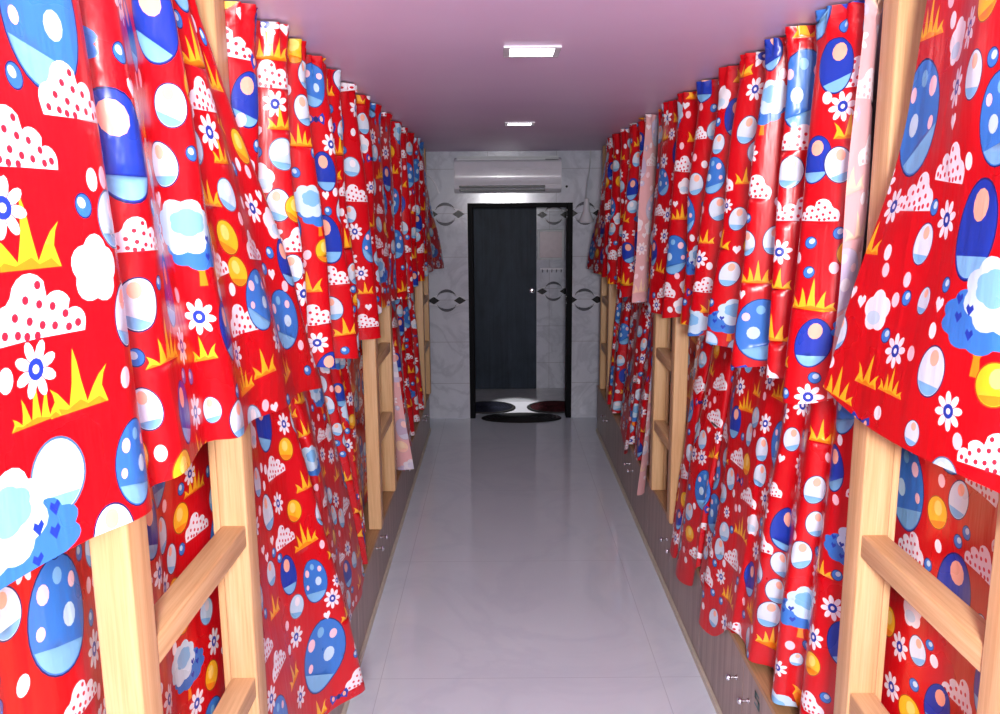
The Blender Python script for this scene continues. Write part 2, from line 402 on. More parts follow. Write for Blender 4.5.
def m_grass(k=0):
    P = []; h = .02
    blades = ((-.048, -.012, -.060, -.002), (-.026, -.010, -.034, -.030), (0, .0, .002, -.062), (.022, .010, .030, -.036), (.044, .012, .060, -.014)) if k == 0 else ((-.03, -.008, -.045, -.012), (-.004, .0, -.008, -.05), (.022, .008, .04, -.024))
    body = []
    xs = [b[0] for b in blades]; w = .017
    body.append((xs[0] - w, h))
    for i, (bx, _, tx, ty) in enumerate(blades):
        for side, ts in ((-1, (.35, .7)), (0, (1,)), (1, (.7, .35))):
            for t in ts:
                cx_, cy_ = bx, h * .35 + ty * .65
                x = (1 - t) ** 2 * (bx + side * .009) + 2 * t * (1 - t) * (cx_ + side * .0065) + t * t * tx
                y = (1 - t) ** 2 * (h - .006) + 2 * t * (1 - t) * cy_ + t * t * ty
                body.append((x, y))
        if i < len(blades) - 1: body.append(((bx + blades[i + 1][0]) / 2, h - .007))
    body.append((xs[-1] + w, h))
    P.append((body, YEL))
    P.append(([(xs[0] - w * .9, h), (xs[0] - .004, h - .008), (xs[0] + .01, h - .004), (0, h - .011), (xs[-1] - .012, h - .004), (xs[-1] + .004, h - .009), (xs[-1] + w * .9, h)], ORA))
    return P

def m_daisy(k=0):
    P = []
    for q in range(8):
        a = 2 * PI * q / 8 + .2 + k
        P.append((ell(.023 * math.cos(a), .023 * math.sin(a), .0135, .0075, 10, a), WHITE))
    P.append((ell(0, 0, .0135, .0135, 14), NAVY)); P.append((ell(0, 0, .0058, .0058, 9), WHITE))
    return P

def m_tree(k=0):
    P = [([(-.008, .085), (-.004, .060), (-.016, .042), (-.010, .040), (0, .052), (.010, .038), (.016, .041), (.007, .060), (.009, .085)], ORA),
         (scallop(.012, .014, .068, .038, 9, 0, 2 * PI, .14), MID),
         (scallop(-.018, -.022, .056, .044, 8, 0, 2 * PI, .16), ICE)]
    P.append((scallop(-.010, -.030, .030, .022, 6, 0, 2 * PI, .14), SKY))
    for x, y in ((.028, .000), (.050, .012), (.022, .032), (.054, -.012)):
        P.append(([(x, y + .009), (x - .008, y - .001), (x - .005, y - .007), (x, y - .003), (x + .005, y - .007), (x + .008, y - .001)], NAVY))
    return P

def m_dot(k=0): return [(ell(0, 0, .0125, .0155, 14, .3), (WHITE, PINKISH, ICE)[k % 3])]
def m_ring(k=0): return [(ell(0, 0, .0165, .0165, 16), DEEP), (ell(0, 0, .0145, .0145, 16), MID), (ell(-.003, -.004, .008, .007, 12, .6), ICE)]
def m_heart(k=0): return [([(0, .016), (-.014, .0), (-.013, -.010), (-.006, -.013), (0, -.007), (.006, -.013), (.013, -.010), (.014, 0)], WHITE)]
def m_ribbon(k=0):
    return [([(0, 0), (-.030, -.022), (-.036, -.006), (-.028, .016)], NAVY), ([(0, 0), (.030, -.020), (.036, -.004), (.028, .018)], NAVY),
            (ell(-.021, -.003, .006, .009, 9), PEACH), (ell(.021, -.001, .006, .009, 9), PEACH), (ell(0, 0, .0085, .010, 12), DEEP)]

def pebble(rx, ry, edge, body, shade, spots, rot=0):
    P = [(ell(0, 0, rx + .0025, ry + .0025, 30, rot), edge), (ell(0, 0, rx, ry, 30, rot), body)]
    P.append((ell(0, 0, rx * .97, ry * .97, 16, rot, .22 * PI, .86 * PI), shade))
    for x, y, q, c in spots: P.append((ell(x * rx, y * ry, q * rx, q * rx * 1.15, 12, rot), c))
    return P
def m_bluep(k=0): return pebble(.062, .082, DEEP, MID, SKY, [(-.45, -.5, .2, PINKISH), (.62, -.42, .16, PINKISH), (.1, -.66, .17, SKY), (-.68, .1, .14, PINKISH), (.3, .1, .24, ICE)], .1 + .3 * k)
def m_navyp(k=0): return pebble(.044, .064, DEEP, NAVY, SKY, [(-.1, -.5, .42, PEACH)], .15 - .3 * k)
def m_whitep(k=0): return pebble(.034, .043, DEEP, srgb(206, 220, 234), SKY, [(-.1, -.55, .36, PEACH)], .2 - .4 * k)
def m_icep(k=0): return pebble(.037, .037, srgb(70, 110, 150), ICE, SKY, [(.2, -.35, .36, WHITE)], .3 * k)
def m_yellp(k=0): return pebble(.036, .036, srgb(150, 84, 20), YEL, ORA, [(-.1, -.3, .42, PALEY)], .3 * k)
def m_blob(k=0):
    return [(scallop(0, 0, .034, .034, 5, .4, .4 + 2 * PI, .22, 6), WHITE), (ell(.006, .014, .022, .014, 14), ICE)]
MOTIF = dict(m=m_mound, g=m_grass, d=m_daisy, t=m_tree, o=m_dot, r=m_ring, h=m_heart, b=m_ribbon, B=m_bluep, N=m_navyp, W=m_whitep, I=m_icep, Y=m_yellp, C=m_blob)
RAD = dict(m=.055, g=.052, d=.036, t=.072, o=.016, r=.018, h=.016, b=.034, B=.075, N=.056, W=.042, I=.038, Y=.038, C=.040)
# placed prints: kind, metres along the cloth, metres below its top edge, scale, turn
#PRINTS_BEGIN
PRINTS = {
 'L1u': [('B',0.776,0.236,1.1),('N',1.221,0.191,0.9),('m',0.812,0.324,1.0),('m',0.692,0.389,1.0),('d',1.613,0.316,1.0),('m',1.625,0.248,0.9),('g',1.631,0.174,1.0),('g',1.643,0.36,0.8),('o',0.818,0.429,1.0),('N',1.059,0.374,1.3),('W',1.336,0.289,0.85),('W',1.306,0.39,0.9),('h',1.101,0.285,1.0),('r',1.366,0.369,0.9),('d',1.33,0.674,1.0),('r',1.113,0.587,0.8),('t',1.354,0.525,1.05),('I',1.625,0.44,0.9),('Y',1.576,0.604,0.9),('W',1.42,0.632,0.5),('C',0.8,0.543,1.1),('g',0.692,0.51,1.25),('m',0.698,0.584,1.15),('m',1.077,0.51,0.8),('W',1.059,0.618,1.0),('g',0.758,0.696,1.15),('g',0.68,0.704,0.7),('d',0.686,0.653,1.0),('I',0.704,0.791,1.25),('W',1.041,0.792,0.85),('N',1.161,0.826,0.9),('W',1.318,0.866,0.65),('B',0.848,0.821,0.75),('t',0.626,0.841,1.2),('g',1.119,0.706,1.0),('g',1.324,0.746,0.7),('m',1.552,0.713,1.0),('d',1.492,0.782,0.9),('g',1.504,0.856,0.8),('B',1.637,0.677,0.9),('d',0.656,0.464,1.0)],
 'L2u': [('N',0.084,0.216,1.0),('m',0.408,0.129,1.0),('g',0.402,0.07,1.0),('d',0.414,0.199,1.0),('d',0.396,0.006,0.8),('g',0.432,0.245,0.9),('r',0.108,0.321,1.0),('o',0.06,0.263,1.1),('I',0.432,0.327,1.1),('C',0.36,0.391,1.0),('W',0.402,0.462,1.0),('Y',0.456,0.473,1.0),('m',0.462,0.561,1.0),('d',0.432,0.637,0.9),('W',0.42,0.637,0.9),('g',0.762,0.713,1.0),('m',0.78,0.811,1.0),('d',0.774,0.9,1.0),('o',0.462,0.812,1.0),('N',1.176,0.58,1.3),('m',1.188,0.711,1.0),('W',1.17,0.827,1.0),('W',1.609,0.196,0.8),('m',1.627,0.405,0.8),('g',1.591,0.265,0.9),('N',1.194,0.353,1.0),('W',1.939,0.5,0.8),('d',1.963,0.748,0.9),('Y',1.609,0.829,0.7),('g',1.981,0.824,0.8),('m',1.969,0.963,0.9),('B',2.035,0.633,0.9),('m',2.737,0.484,0.7),('W',0.828,0.09,0.9),('B',1.182,0.086,0.8),('d',2.431,0.385,0.8),('g',0.78,0.274,0.8),('h',0.462,0.012,1.0)],
 'R1u': [('g',1.578,0.141,1.05),('B',1.56,0.307,1.35),('m',1.482,0.45,1.05),('W',1.416,0.543,0.9),('o',1.536,0.565,1.1),('C',1.518,0.686,1.1),('d',1.416,0.754,1.0),('g',1.494,0.826,1.0),('g',1.398,0.827,0.7),('N',1.224,0.512,1.3),('r',1.29,0.609,0.9),('W',1.362,0.646,0.6),('t',1.164,0.642,1.3),('W',1.278,0.766,1.1),('d',1.212,0.824,1.0),('m',1.104,0.872,1.0),('Y',1.122,0.757,1.0),('W',1.29,0.259,0.9),('o',1.278,0.398,1.0),('W',1.302,0.893,0.6),('B',1.194,0.336,0.9)],
 'R2u': [('B',0.559,0.167,1.3),('t',0.919,0.182,1.0),('d',0.955,0.322,0.9),('g',1.28,0.387,0.8),('m',0.571,0.292,1.0),('W',0.589,0.382,1.0),('d',0.601,0.603,1.0),('g',0.601,0.693,0.9),('g',0.889,0.694,0.9),('t',1.268,0.866,1.0),('B',0.865,0.861,1.2),('W',1.292,0.518,0.9),('W',0.937,0.588,0.9),('W',1.292,0.708,1.0),('N',0.925,0.03,0.9),('m',1.706,0.781,0.9),('B',2.529,0.7,1.1),('C',2.487,0.391,0.9),('g',2.499,0.52,0.9),('B',2.83,0.364,0.8),('m',2.848,0.499,0.8),('o',2.127,0.284,1.0),('B',1.73,0.365,0.8),('d',2.776,0.148,0.8),('m',2.127,0.193,0.7),('W',1.724,0.255,0.8),('g',0.228,0.717,1.0),('N',0.21,0.824,1.0),('d',0.198,0.236,1.0),('m',0.18,0.162,1.0),('N',0.228,0.14,1.0),('g',0.18,0.294,0.9),('o',0.24,0.213,1.0),('N',0.258,0.36,0.9),('W',0.198,0.374,1.0),('m',0.24,0.487,0.8),('r',0.252,0.566,1.0),('g',1.724,0.601,0.8),('d',1.34,0.474,0.7),('g',0.571,0.012,0.9)],
 'L2d': [('N',0.39,0.222,1.3),('W',0.601,0.262,0.9),('m',0.414,0.364,1.0),('W',0.294,0.471,1.3),('g',0.486,0.639,1.0),('W',0.252,0.648,0.9),('B',0.48,0.787,0.9),('B',0.45,1.052,1.5),('h',0.498,0.925,1.0),('o',0.3,0.85,1.0),('m',0.18,0.893,1.0),('m',1.279,0.451,0.8),('d',1.255,0.531,0.9),('g',1.225,0.598,0.8),('I',1.243,0.71,0.9),('Y',1.159,0.864,0.9),('m',1.207,0.986,0.7),('d',0.577,0.829,0.7),('B',2.558,1.03,1.0),('Y',1.982,1.046,0.8),('d',2.162,0.665,0.7),('g',2.174,0.747,0.8),('W',1.694,0.523,0.7),('N',1.952,0.417,0.9)],
 'R2d': [('B',1.724,0.813,1.1),('m',1.676,0.984,0.9),('o',1.79,1.181,1.0),('W',1.46,1.045,0.7),('N',2.21,1.092,0.8),('I',1.069,0.344,1.0),('Y',1.081,0.524,1.1),('m',1.039,0.636,1.0),('g',1.063,0.788,1.1),('m',1.111,0.909,1.0),('d',1.177,1.02,0.9),('d',1.676,0.557,0.8),('g',1.682,0.642,0.8),('d',1.207,0.76,0.7),('g',1.087,1.064,1.1),('W',1.183,1.203,0.9),('B',0.865,0.39,1.0),('N',0.703,0.641,1.2),('W',0.505,0.646,1.0),('W',0.739,0.961,1.1),('t',0.475,0.821,1.1),('W',0.493,0.437,1.0),('W',0.475,0.542,0.9),('m',0.781,0.518,0.7),('W',0.739,0.338,0.9),('g',0.493,0.268,1.0),('Y',0.294,0.895,0.9),('W',0.481,0.99,0.5),('m',0.294,1.012,0.9),('d',0.529,1.031,0.8),('g',0.721,1.054,0.8),('g',1.105,0.254,0.9),('g',0.925,0.228,0.9),('d',1.093,0.172,0.8)],
 'R1d': [('B',1.579,0.266,1.3),('m',1.537,0.4,1.0),('o',1.423,0.353,1.0),('N',1.357,0.427,1.3),('C',1.633,0.7,1.0),('d',1.537,0.769,1.0),('W',1.459,0.627,0.8),('r',1.423,0.593,0.8),('m',1.309,0.647,1.05),('N',1.381,0.725,0.9)],
 'L1d': [('B',0.985,0.274,1.25),('W',0.865,0.215,1.0),('N',1.358,0.272,1.0),('m',1.652,0.376,0.9),('g',1.652,0.273,0.9),('d',1.628,0.236,0.8),('W',1.514,0.408,0.8),('I',1.658,0.613,0.9),('t',1.526,0.691,1.0),('Y',1.64,0.782,1.0),('o',0.883,0.347,1.2),('m',1.015,0.446,0.9)],
}
#PRINTS_END

def make_curtain(key, name, label, group, step):
    c = Cloth(key); L, H = c.L, c.H
    rng = random.Random(sum(map(ord, key)))
    placed = [list(p) + [0] * (5 - len(p)) for p in PRINTS.get(key, [])]
    occ = [(p[1], p[2], RAD[p[0]] * p[3]) for p in placed]
    order = []
    n_big = int(L * H / .125)
    order += [rng.choice('BBtN') for _ in range(n_big)]
    mids = list('mgdWImgdYmgdCNWgmdIg') ; 
    for q in range(int(L * H / .012)): order.append(mids[q % len(mids)])
    for q in range(int(L * H / .012)): order.append('orbodrh'[q % 7])
    for kd in order:
        r = RAD[kd]
        for _ in range(14):
            s, h = rng.uniform(-.02, L + .02), rng.uniform(-.02, H + .02)
            if all((s - a) ** 2 + (h - b) ** 2 > (r * 1.0 + q * 1.0) ** 2 for a, b, q in occ):
                occ.append((s, h, r)); placed.append([kd, s, h, 1.0, rng.uniform(-.15, .15)]); break
    # polygons in cloth space: outlines become mesh edges, each triangle takes the topmost print it lies in
    verts = [(0, 0), (L, 0), (L, H), (0, H)]; edges = [(0, 1), (1, 2), (2, 3), (3, 0)]; polys = []
    CS = .06; gw, gh = int(L / CS) + 2, int(H / CS) + 2; cells = [[] for _ in range(gw * gh)]
    for i, (kd, s0, h0, sc, rot) in enumerate(placed):
        cr, sr = math.cos(rot), math.sin(rot)
        for poly, colr in MOTIF[kd](i % 2):
            pts = []
            for x, y in poly:
                X, Y = s0 + sc * (x * cr - y * sr), h0 + sc * (x * sr + y * cr)
                Y = Y * H / c.hl(X)
                pts.append((min(max(X, 0), L), min(max(Y, 0), H)))
            bx0, bx1 = min(p[0] for p in pts), max(p[0] for p in pts); by0, by1 = min(p[1] for p in pts), max(p[1] for p in pts)
            if bx1 - bx0 < 1e-3 or by1 - by0 < 1e-3: continue
            k = len(verts); n = len(pts); verts += pts; edges += [(k + q, k + (q + 1) % n) for q in range(n)]
            pi = len(polys); polys.append((pts, colr, bx0, bx1, by0, by1))
            for gx in range(int(bx0 / CS), int(bx1 / CS) + 1):
                for gy in range(int(by0 / CS), int(by1 / CS) + 1): cells[gy * gw + gx].append(pi)
    nx, ny = int(L / step), int(H / step)
    for i in range(nx + 1):
        for j in range(ny + 1):
            verts.append((min(L, (i + (.5 if j % 2 else 0)) * L / nx), H * j / ny))
    for q in range(int(L / .011)):                # gathers of the heading need finer sampling
        for hh in (0, .02, .045, .07): verts.append((min(L, q * .011), hh))
    vo, eo, fo, ov, oe, of = delaunay_2d_cdt([Vector(v) for v in verts], edges, [], 0, 1e-6, False)
    def colour_at(x, y):
        for pi in reversed(cells[int(y / CS) * gw + int(x / CS)]):
            pts, colr, bx0, bx1, by0, by1 = polys[pi]
            if bx0 <= x <= bx1 and by0 <= y <= by1:
                ins = False; px, py = pts[-1]
                for qx, qy in pts:
                    if (qy > y) != (py > y) and x < (px - qx) * (y - qy) / (py - qy) + qx: ins = not ins
                    px, py = qx, qy
                if ins: return colr
        return RED
    vo = [(v.x, v.y) for v in vo]
    pos = [c.pos(v[0], min(1, max(0, v[1] / H))) for v in vo]
    def mesh(nm, fsel):
        used = {}; pv = []; pf = []; pc = []
        for fi in fsel:
            idx = []
            for vi in fo[fi]:
                if vi not in used: used[vi] = len(pv); pv.append(pos[vi])
                idx.append(used[vi])
            a, b, d = (vo[v] for v in fo[fi][:3])
            ccw = (b[0] - a[0]) * (d[1] - a[1]) - (b[1] - a[1]) * (d[0] - a[0]) > 0
            if ccw == (c.side < 0): idx.reverse()     # printed side faces the aisle
            pf.append(idx); pc.append(colour_at((a[0] + b[0] + d[0]) / 3, (a[1] + b[1] + d[1]) / 3))
        me = bpy.data.meshes.new(nm); me.from_pydata(pv, [], pf); me.materials.append(FABRIC)
        at = me.color_attributes.new('print', 'FLOAT_COLOR', 'CORNER'); buf = []
        for f, cc in zip(pf, pc): buf += list(cc) * len(f)
        at.data.foreach_set('color', buf)
        me.polygons.foreach_set('use_smooth', [True] * len(me.polygons)); me.update()
        return bpy.data.objects.new(nm, me)
    hb = .052 * H / H
    inside = range(len(fo))
    head = [i for i in inside if sum(vo[v][1] for v in fo[i]) / len(fo[i]) < hb]; hs = set(head)
    root = link(mesh(name, [i for i in inside if i not in hs]))
    tag(root, label, 'curtain', group)
    hd = link(mesh('gathered_heading', head), root)
    return root

# ------------------------------------------------------------------ the room
XL, XR = -1.52, 1.76        # outer walls behind the bunks
YB, YE, YF = 7.76, 8.78, -1.6
ZC = 2.47
OX0, OX1, OZ = -.275, .66, 2.0      # opening in the far wall
def struct(name, bm, mat, parent=None):
    o = obj(name, bm, mat, parent)
    if parent is None: o['kind'] = 'structure'
    return o
struct('floor', box(XL - .1, XR + .1, YF - .1, YE + .12, -.1, 0), FLOOR)
struct('ceiling', box(XL - .1, XR + .1, YF - .1, YE + .12, ZC, ZC + .1), CEIL)
struct('wall_left', box(XL - .1, XL, YF, YB, 0, ZC), PAINT)
struct('wall_right', box(XR, XR + .1, YF, YB, 0, ZC), PAINT)
struct('wall_front', box(XL, XR, YF - .1, YF, 0, ZC), PAINT)

def crescent(bm, cx, cz, y, rx, rz, up, mi):
    a = []; n = 14; s = 1 if up else -1
    for k in range(n + 1):
        t = math.radians(24 + (156 - 24) * k / n); a.append((cx + rx * math.cos(t), y, cz + s * rz * math.sin(t)))
    for k in range(n, -1, -1):
        t = math.radians(24 + (156 - 24) * k / n); a.append((cx + rx * .96 * math.cos(t), y, cz + s * (rz * 1.0 * math.sin(t) * .62 + .012)))
    add_poly(bm, a, mi)

def motif(bm, cx, cz, y, sc=1.0, right=True, left=True):
    rx, rz = .098 * sc, .105 * sc
    crescent(bm, cx, cz, y, rx, rz, True, 2); crescent(bm, cx, cz, y, rx, rz, False, 2)
    # curled bands of the printed border crossing through the ring
    for s in (-1, 1):
        if (s < 0 and not left) or (s > 0 and not right): continue
        add_poly(bm, [(cx + s * (.066) * sc, y, cz), (cx + s * .120 * sc, y, cz + .036 * sc), (cx + s * .178 * sc, y, cz), (cx + s * .120 * sc, y, cz - .036 * sc)], 1)
        for q in (-1, 1):
            pts = [(cx + s * (.05 + .03 * k) * sc, y, cz + q * (.075 - .022 * k + .003 * k * k) * sc) for k in range(5)]
            add_poly(bm, pts + [(p[0], y, p[2] - q * .008) for p in reversed(pts)], 3)

bm = bmesh.new()
add_box(bm, XL, OX0, YB, YB + .12, 0, ZC); add_box(bm, OX1, XR, YB, YB + .12, 0, ZC); add_box(bm, OX0, OX1, YB, YB + .12, OZ, ZC)
for cx in (-.49, .785):
    for cz in (1.915, 1.125): motif(bm, cx, cz, YB - .0015)
struct('wall_back', bm, [TILE, INLAY_D, INLAY_G, INLAY_L])

# washroom lobby behind the opening
bm = bmesh.new(); add_box(bm, -.62, .98, YE, YE + .1, 0, ZC)
for cz in (1.89, 1.10): motif(bm, .565, cz, YE - .0015, .98, right=True)
struct('wall_lobby', bm, [TILE, INLAY_D, INLAY_G, INLAY_L])
struct('wall_lobby_left', box(-.72, -.62, YB + .12, YE + .1, 0, ZC), TILE)
struct('wall_lobby_right', box(.98, 1.08, YB + .12, YE + .1, 0, ZC), TILE)
struct('trim_1', box(-.62, .98, 8.17, YE, 0, .065, .004), SILL)           # raised tiled step
# black stone lining of the opening
bm = bmesh.new()
add_box(bm, OX0 - .012, OX0 + .038, YB - .012, YB + .13, 0, OZ + .012, .003)
add_box(bm, OX1 - .038, OX1 + .012, YB - .012, YB + .13, 0, OZ + .012, .003)
add_box(bm, OX0 + .038, OX1 - .038, YB - .012, YB + .13, OZ - .03, OZ + .012, .003)
struct('trim_2', bm, BLACK)
# door leaf
d1 = struct('door_1', box(-.45, .385, YE - .045, YE - .004, .068, 2.06, .004), DOOR)
bm = bmesh.new()
M = Matrix.Translation((.335, YE - .045, 1.115)) @ Matrix.Rotation(PI / 2, 4, 'X')
add_lathe(bm, [(0, 0), (.026, 0), (.026, .006), (.012, .010), (.011, .03), (.024, .042), (.027, .055), (.02, .066), (0, .07)], M, 20)
obj('door_knob', bm, CHROME, d1, True)
# small frosted pane in the lobby wall with its frame
w1 = struct('window_1', box(.415, .655, YE - .012, YE - .003, 1.45, 1.72), PINK)
bm = bmesh.new()
for a in ((.395, .42, 1.43, 1.74), (.65, .675, 1.43, 1.74)): add_box(bm, a[0], a[1], YE - .02, YE - .002, a[2], a[3], .003)
for a in ((.42, .65, 1.43, 1.452), (.42, .65, 1.718, 1.74)): add_box(bm, a[0], a[1], YE - .02, YE - .002, a[2], a[3], .003)
obj('window_frame', bm, PLASTIC_G, w1)
hr = thing('hook_rail', 'small white hook rail on tiled wall right of the dark door', 'hook rail', (.545, YE, 1.335))
obj('rail', box(-.12, .12, -.012, -.001, -.012, .012, .003), PLASTIC, hr)
for k in range(5):
    bm = bmesh.new(); x = -.096 + .048 * k
    add_tube(bm, [(x, -.010, -.004), (x, -.030, -.012), (x, -.042, -.030), (x, -.050, -.018), (x, -.052, -.004)], .0055, 8)
    obj('hook', bm, CHROME, hr, True)

# white ramp standing in for glare on the doorway floor, and the mats
bm = bmesh.new()
prof = [(8.168, .0), (8.168, .062), (8.150, .062), (7.93, .006), (7.93, 0)]
a = [bm.verts.new((OX0 + .06, y, z)) for y, z in prof]; b = [bm.verts.new((OX1 - .06, y, z)) for y, z in prof]
for k in range(5): bm.faces.new((a[k], a[(k + 1) % 5], b[(k + 1) % 5], b[k]))
bm.faces.new(a); bm.faces.new(b[::-1])
th = obj('glare_ramp', bm, PLASTIC); tag(th, 'white ramp standing in for floor glare in the far doorway between two dark mats', 'threshold')

def make_mat(name, cx, cy, rx, ry, z, pile, label, tilt=0):
    t = thing(name, label, 'door mat', (cx, cy, z), 0)
    t.rotation_euler = (tilt, 0, 0)
    bm = bmesh.new()
    add_lathe(bm, [(0, 0), (rx, 0), (rx, .006), (rx * .96, .013), (rx * .9, .013), (rx * .88, .009), (0, .009)], Matrix.Diagonal((1, ry / rx, 1, 1)), 48)
    obj('rubber_border', bm, RUBBER, t, True)
    bm = bmesh.new()
    pr = []
    for k in range(8):
        r0 = rx * (.87 - .105 * k); pr += [(r0, .009), (r0 - rx * .03, .015), (r0 - rx * .075, .015)]
    add_lathe(bm, [(rx * .87, .008)] + pr + [(0, .012)], Matrix.Diagonal((1, ry / rx, 1, 1)), 48)
    obj('mat_pile', bm, pile, t, True)
    return t
sl = math.atan2(.056, .22)
make_mat('door_mat', -.12, 8.03, .27, .125, .034, MAT_NAVY, 'dark navy oval door mat at the left side of the far doorway', sl)
make_mat('door_mat', .53, 8.03, .27, .125, .034, MAT_RED, 'dark maroon oval door mat at the right side of the far doorway', sl)
make_mat('door_mat', .20, 7.745, .38, .18, .0, RUBBER, 'black oval rubber mat on the floor in front of the far doorway')

# ------------------------------------------------------------------ air conditioner
ac = thing('air_conditioner', 'white split air conditioner mounted on the tiled wall above the far doorway', 'air conditioner', (.08, YB, 2.1))
prof = [(0, .0), (-.14, .0), (-.19, .035), (-.205, .08), (-.205, .15), (-.198, .22), (-.185, .262), (-.165, .285), (-.13, .305), (0, .312)]
bm = bmesh.new(); n = len(prof)
A = [bm.verts.new((-.475, y, z)) for y, z in prof]; B = [bm.verts.new((.475, y, z)) for y, z in prof]
for k in range(n): bm.faces.new((A[k], A[(k + 1) % n], B[(k + 1) % n], B[k]))
bm.faces.new(A); bm.faces.new(B[::-1])
bmesh.ops.bevel(bm, geom=[e for e in bm.edges if abs(e.verts[0].co.x - e.verts[1].co.x) < 1e-4], offset=.006, segments=2, affect='EDGES')
obj('casing', bm, PLASTIC, ac, True)
bm = bmesh.new()
fp = [(-.2065, .075), (-.2125, .08), (-.213, .15), (-.207, .22), (-.193, .266), (-.186, .262)]
A = [bm.verts.new((-.468, y, z)) for y, z in fp]; B = [bm.verts.new((.468, y, z)) for y, z in fp]
for k in range(len(fp)): bm.faces.new((A[k], A[(k + 1) % len(fp)], B[(k + 1) % len(fp)], B[k]))
bm.faces.new(A); bm.faces.new(B[::-1])
obj('front_panel', bm, PLASTIC, ac, True, 50)
bm = bmesh.new()
add_box(bm, -.43, .33, -.2065, -.185, .046, .064, .004); add_box(bm, -.43, .33, -.190, -.15, .014, .040, .004)
obj('outlet_vent', bm, PLASTIC_D, ac)
bm = bmesh.new()
M = Matrix.Translation((-.05, -.182, .026)) @ Matrix.Rotation(math.radians(-50), 4, 'X')
r = bmesh.ops.create_cube(bm, size=1)
for v in r['verts']: v.co = M @ Vector((v.co.x * .75, v.co.y * .05, v.co.z * .006))
obj('louver', bm, PLASTIC_G, ac)
bm = bmesh.new()
for k in range(7):
    y = -.185 + k * .020; z = .2752 + k * .0055
    add_box(bm, -.45, .45, y, y + .012, z + .010, z + .016)
obj('intake_grille', bm, PLASTIC_G, ac)
obj('display_strip', box(.33, .45, -.2, -.184, .283, .290, .002), PLASTIC_D, ac)
bm = bmesh.new(); rr = random.Random(4)                              # creased protective film
for k in range(9):
    x = -.30 + .085 * k + rr.uniform(-.02, .02); z = .2 + rr.uniform(-.012, .02)
    pts = [(x + .022 * q, -.2118 + .003 * math.sin(q * 2.1) + (.03 if False else 0), z + rr.uniform(-.008, .008)) for q in range(5)]
    add_tube(bm, pts, .0022, 6)
obj('film_crease', bm, PLASTIC, ac, True)

# white lamp holder hanging down the wall on its wire, and a stray cable on the left
ex = thing('wall_lamp_holder', 'white bell-shaped lamp holder hanging on a wire at the right end of the tiled wall', 'lamp holder', (.79, YB, 1.84))
bm = bmesh.new(); M = Matrix.Translation((0, -.06, 0))
add_lathe(bm, [(0, .21), (.020, .205), (.026, .16), (.030, .10), (.046, .06), (.062, .02), (.066, 0), (.052, -.012), (0, -.014)], M, 24)
obj('holder_body', bm, PLASTIC, ex, True)
bm = bmesh.new(); add_tube(bm, [(-.005, -.06, .20), (-.002, -.055, .30), (.02, -.02, .42), (.032, -.012, .52), (.035, -.012, .63)], .006, 8)
obj('wire', bm, PLASTIC_G, ex, True)
obj('wall_clip', box(-.02, .02, -.06, -.001, .08, .14, .004), PLASTIC_G, ex)
bm = bmesh.new(); add_tube(bm, [(-.67, YB - .004, 2.29), (-.62, YB - .012, 2.25), (-.57, YB - .012, 2.18), (-.54, YB - .01, 2.10)], .009, 8)
cb = obj('wall_cable', bm, PLASTIC, None, True); tag(cb, 'short white cable slanting down the tiled wall left of the air conditioner', 'cable')
bm = bmesh.new(); add_lathe(bm, [(0, 0), (.011, 0), (.011, .004), (.006, .006), (0, .006)], Matrix.Translation((.615, YB, 2.155)) @ Matrix.Rotation(PI / 2, 4, 'X'), 16)
sc_ = obj('wall_plug', bm, RUBBER, None, True); tag(sc_, 'tiny black plug in the tiled wall right of the air conditioner', 'wall plug')

# ------------------------------------------------------------------ ceiling panels
def downlight(cx, cy, label):
    t = thing('ceiling_light', label, 'ceiling light', (cx, cy, ZC), 0, 'square ceiling panels')
    bm = bmesh.new()
    for a in ((-.088, .088, -.088, -.068), (-.088, .088, .068, .088), (-.088, -.068, -.068, .068), (.068, .088, -.068, .068)):
        add_box(bm, *a, -.007, 0, .002)
    obj('light_frame', bm, PLASTIC, t)
    obj('diffuser', box(-.068, .068, -.068, .068, -.006, -.002), LED, t)
downlight(.105, 2.74, 'nearer square white ceiling light panel, the larger looking one')
downlight(.125, 5.12, 'farther square white ceiling light panel, nearest to the air conditioner')

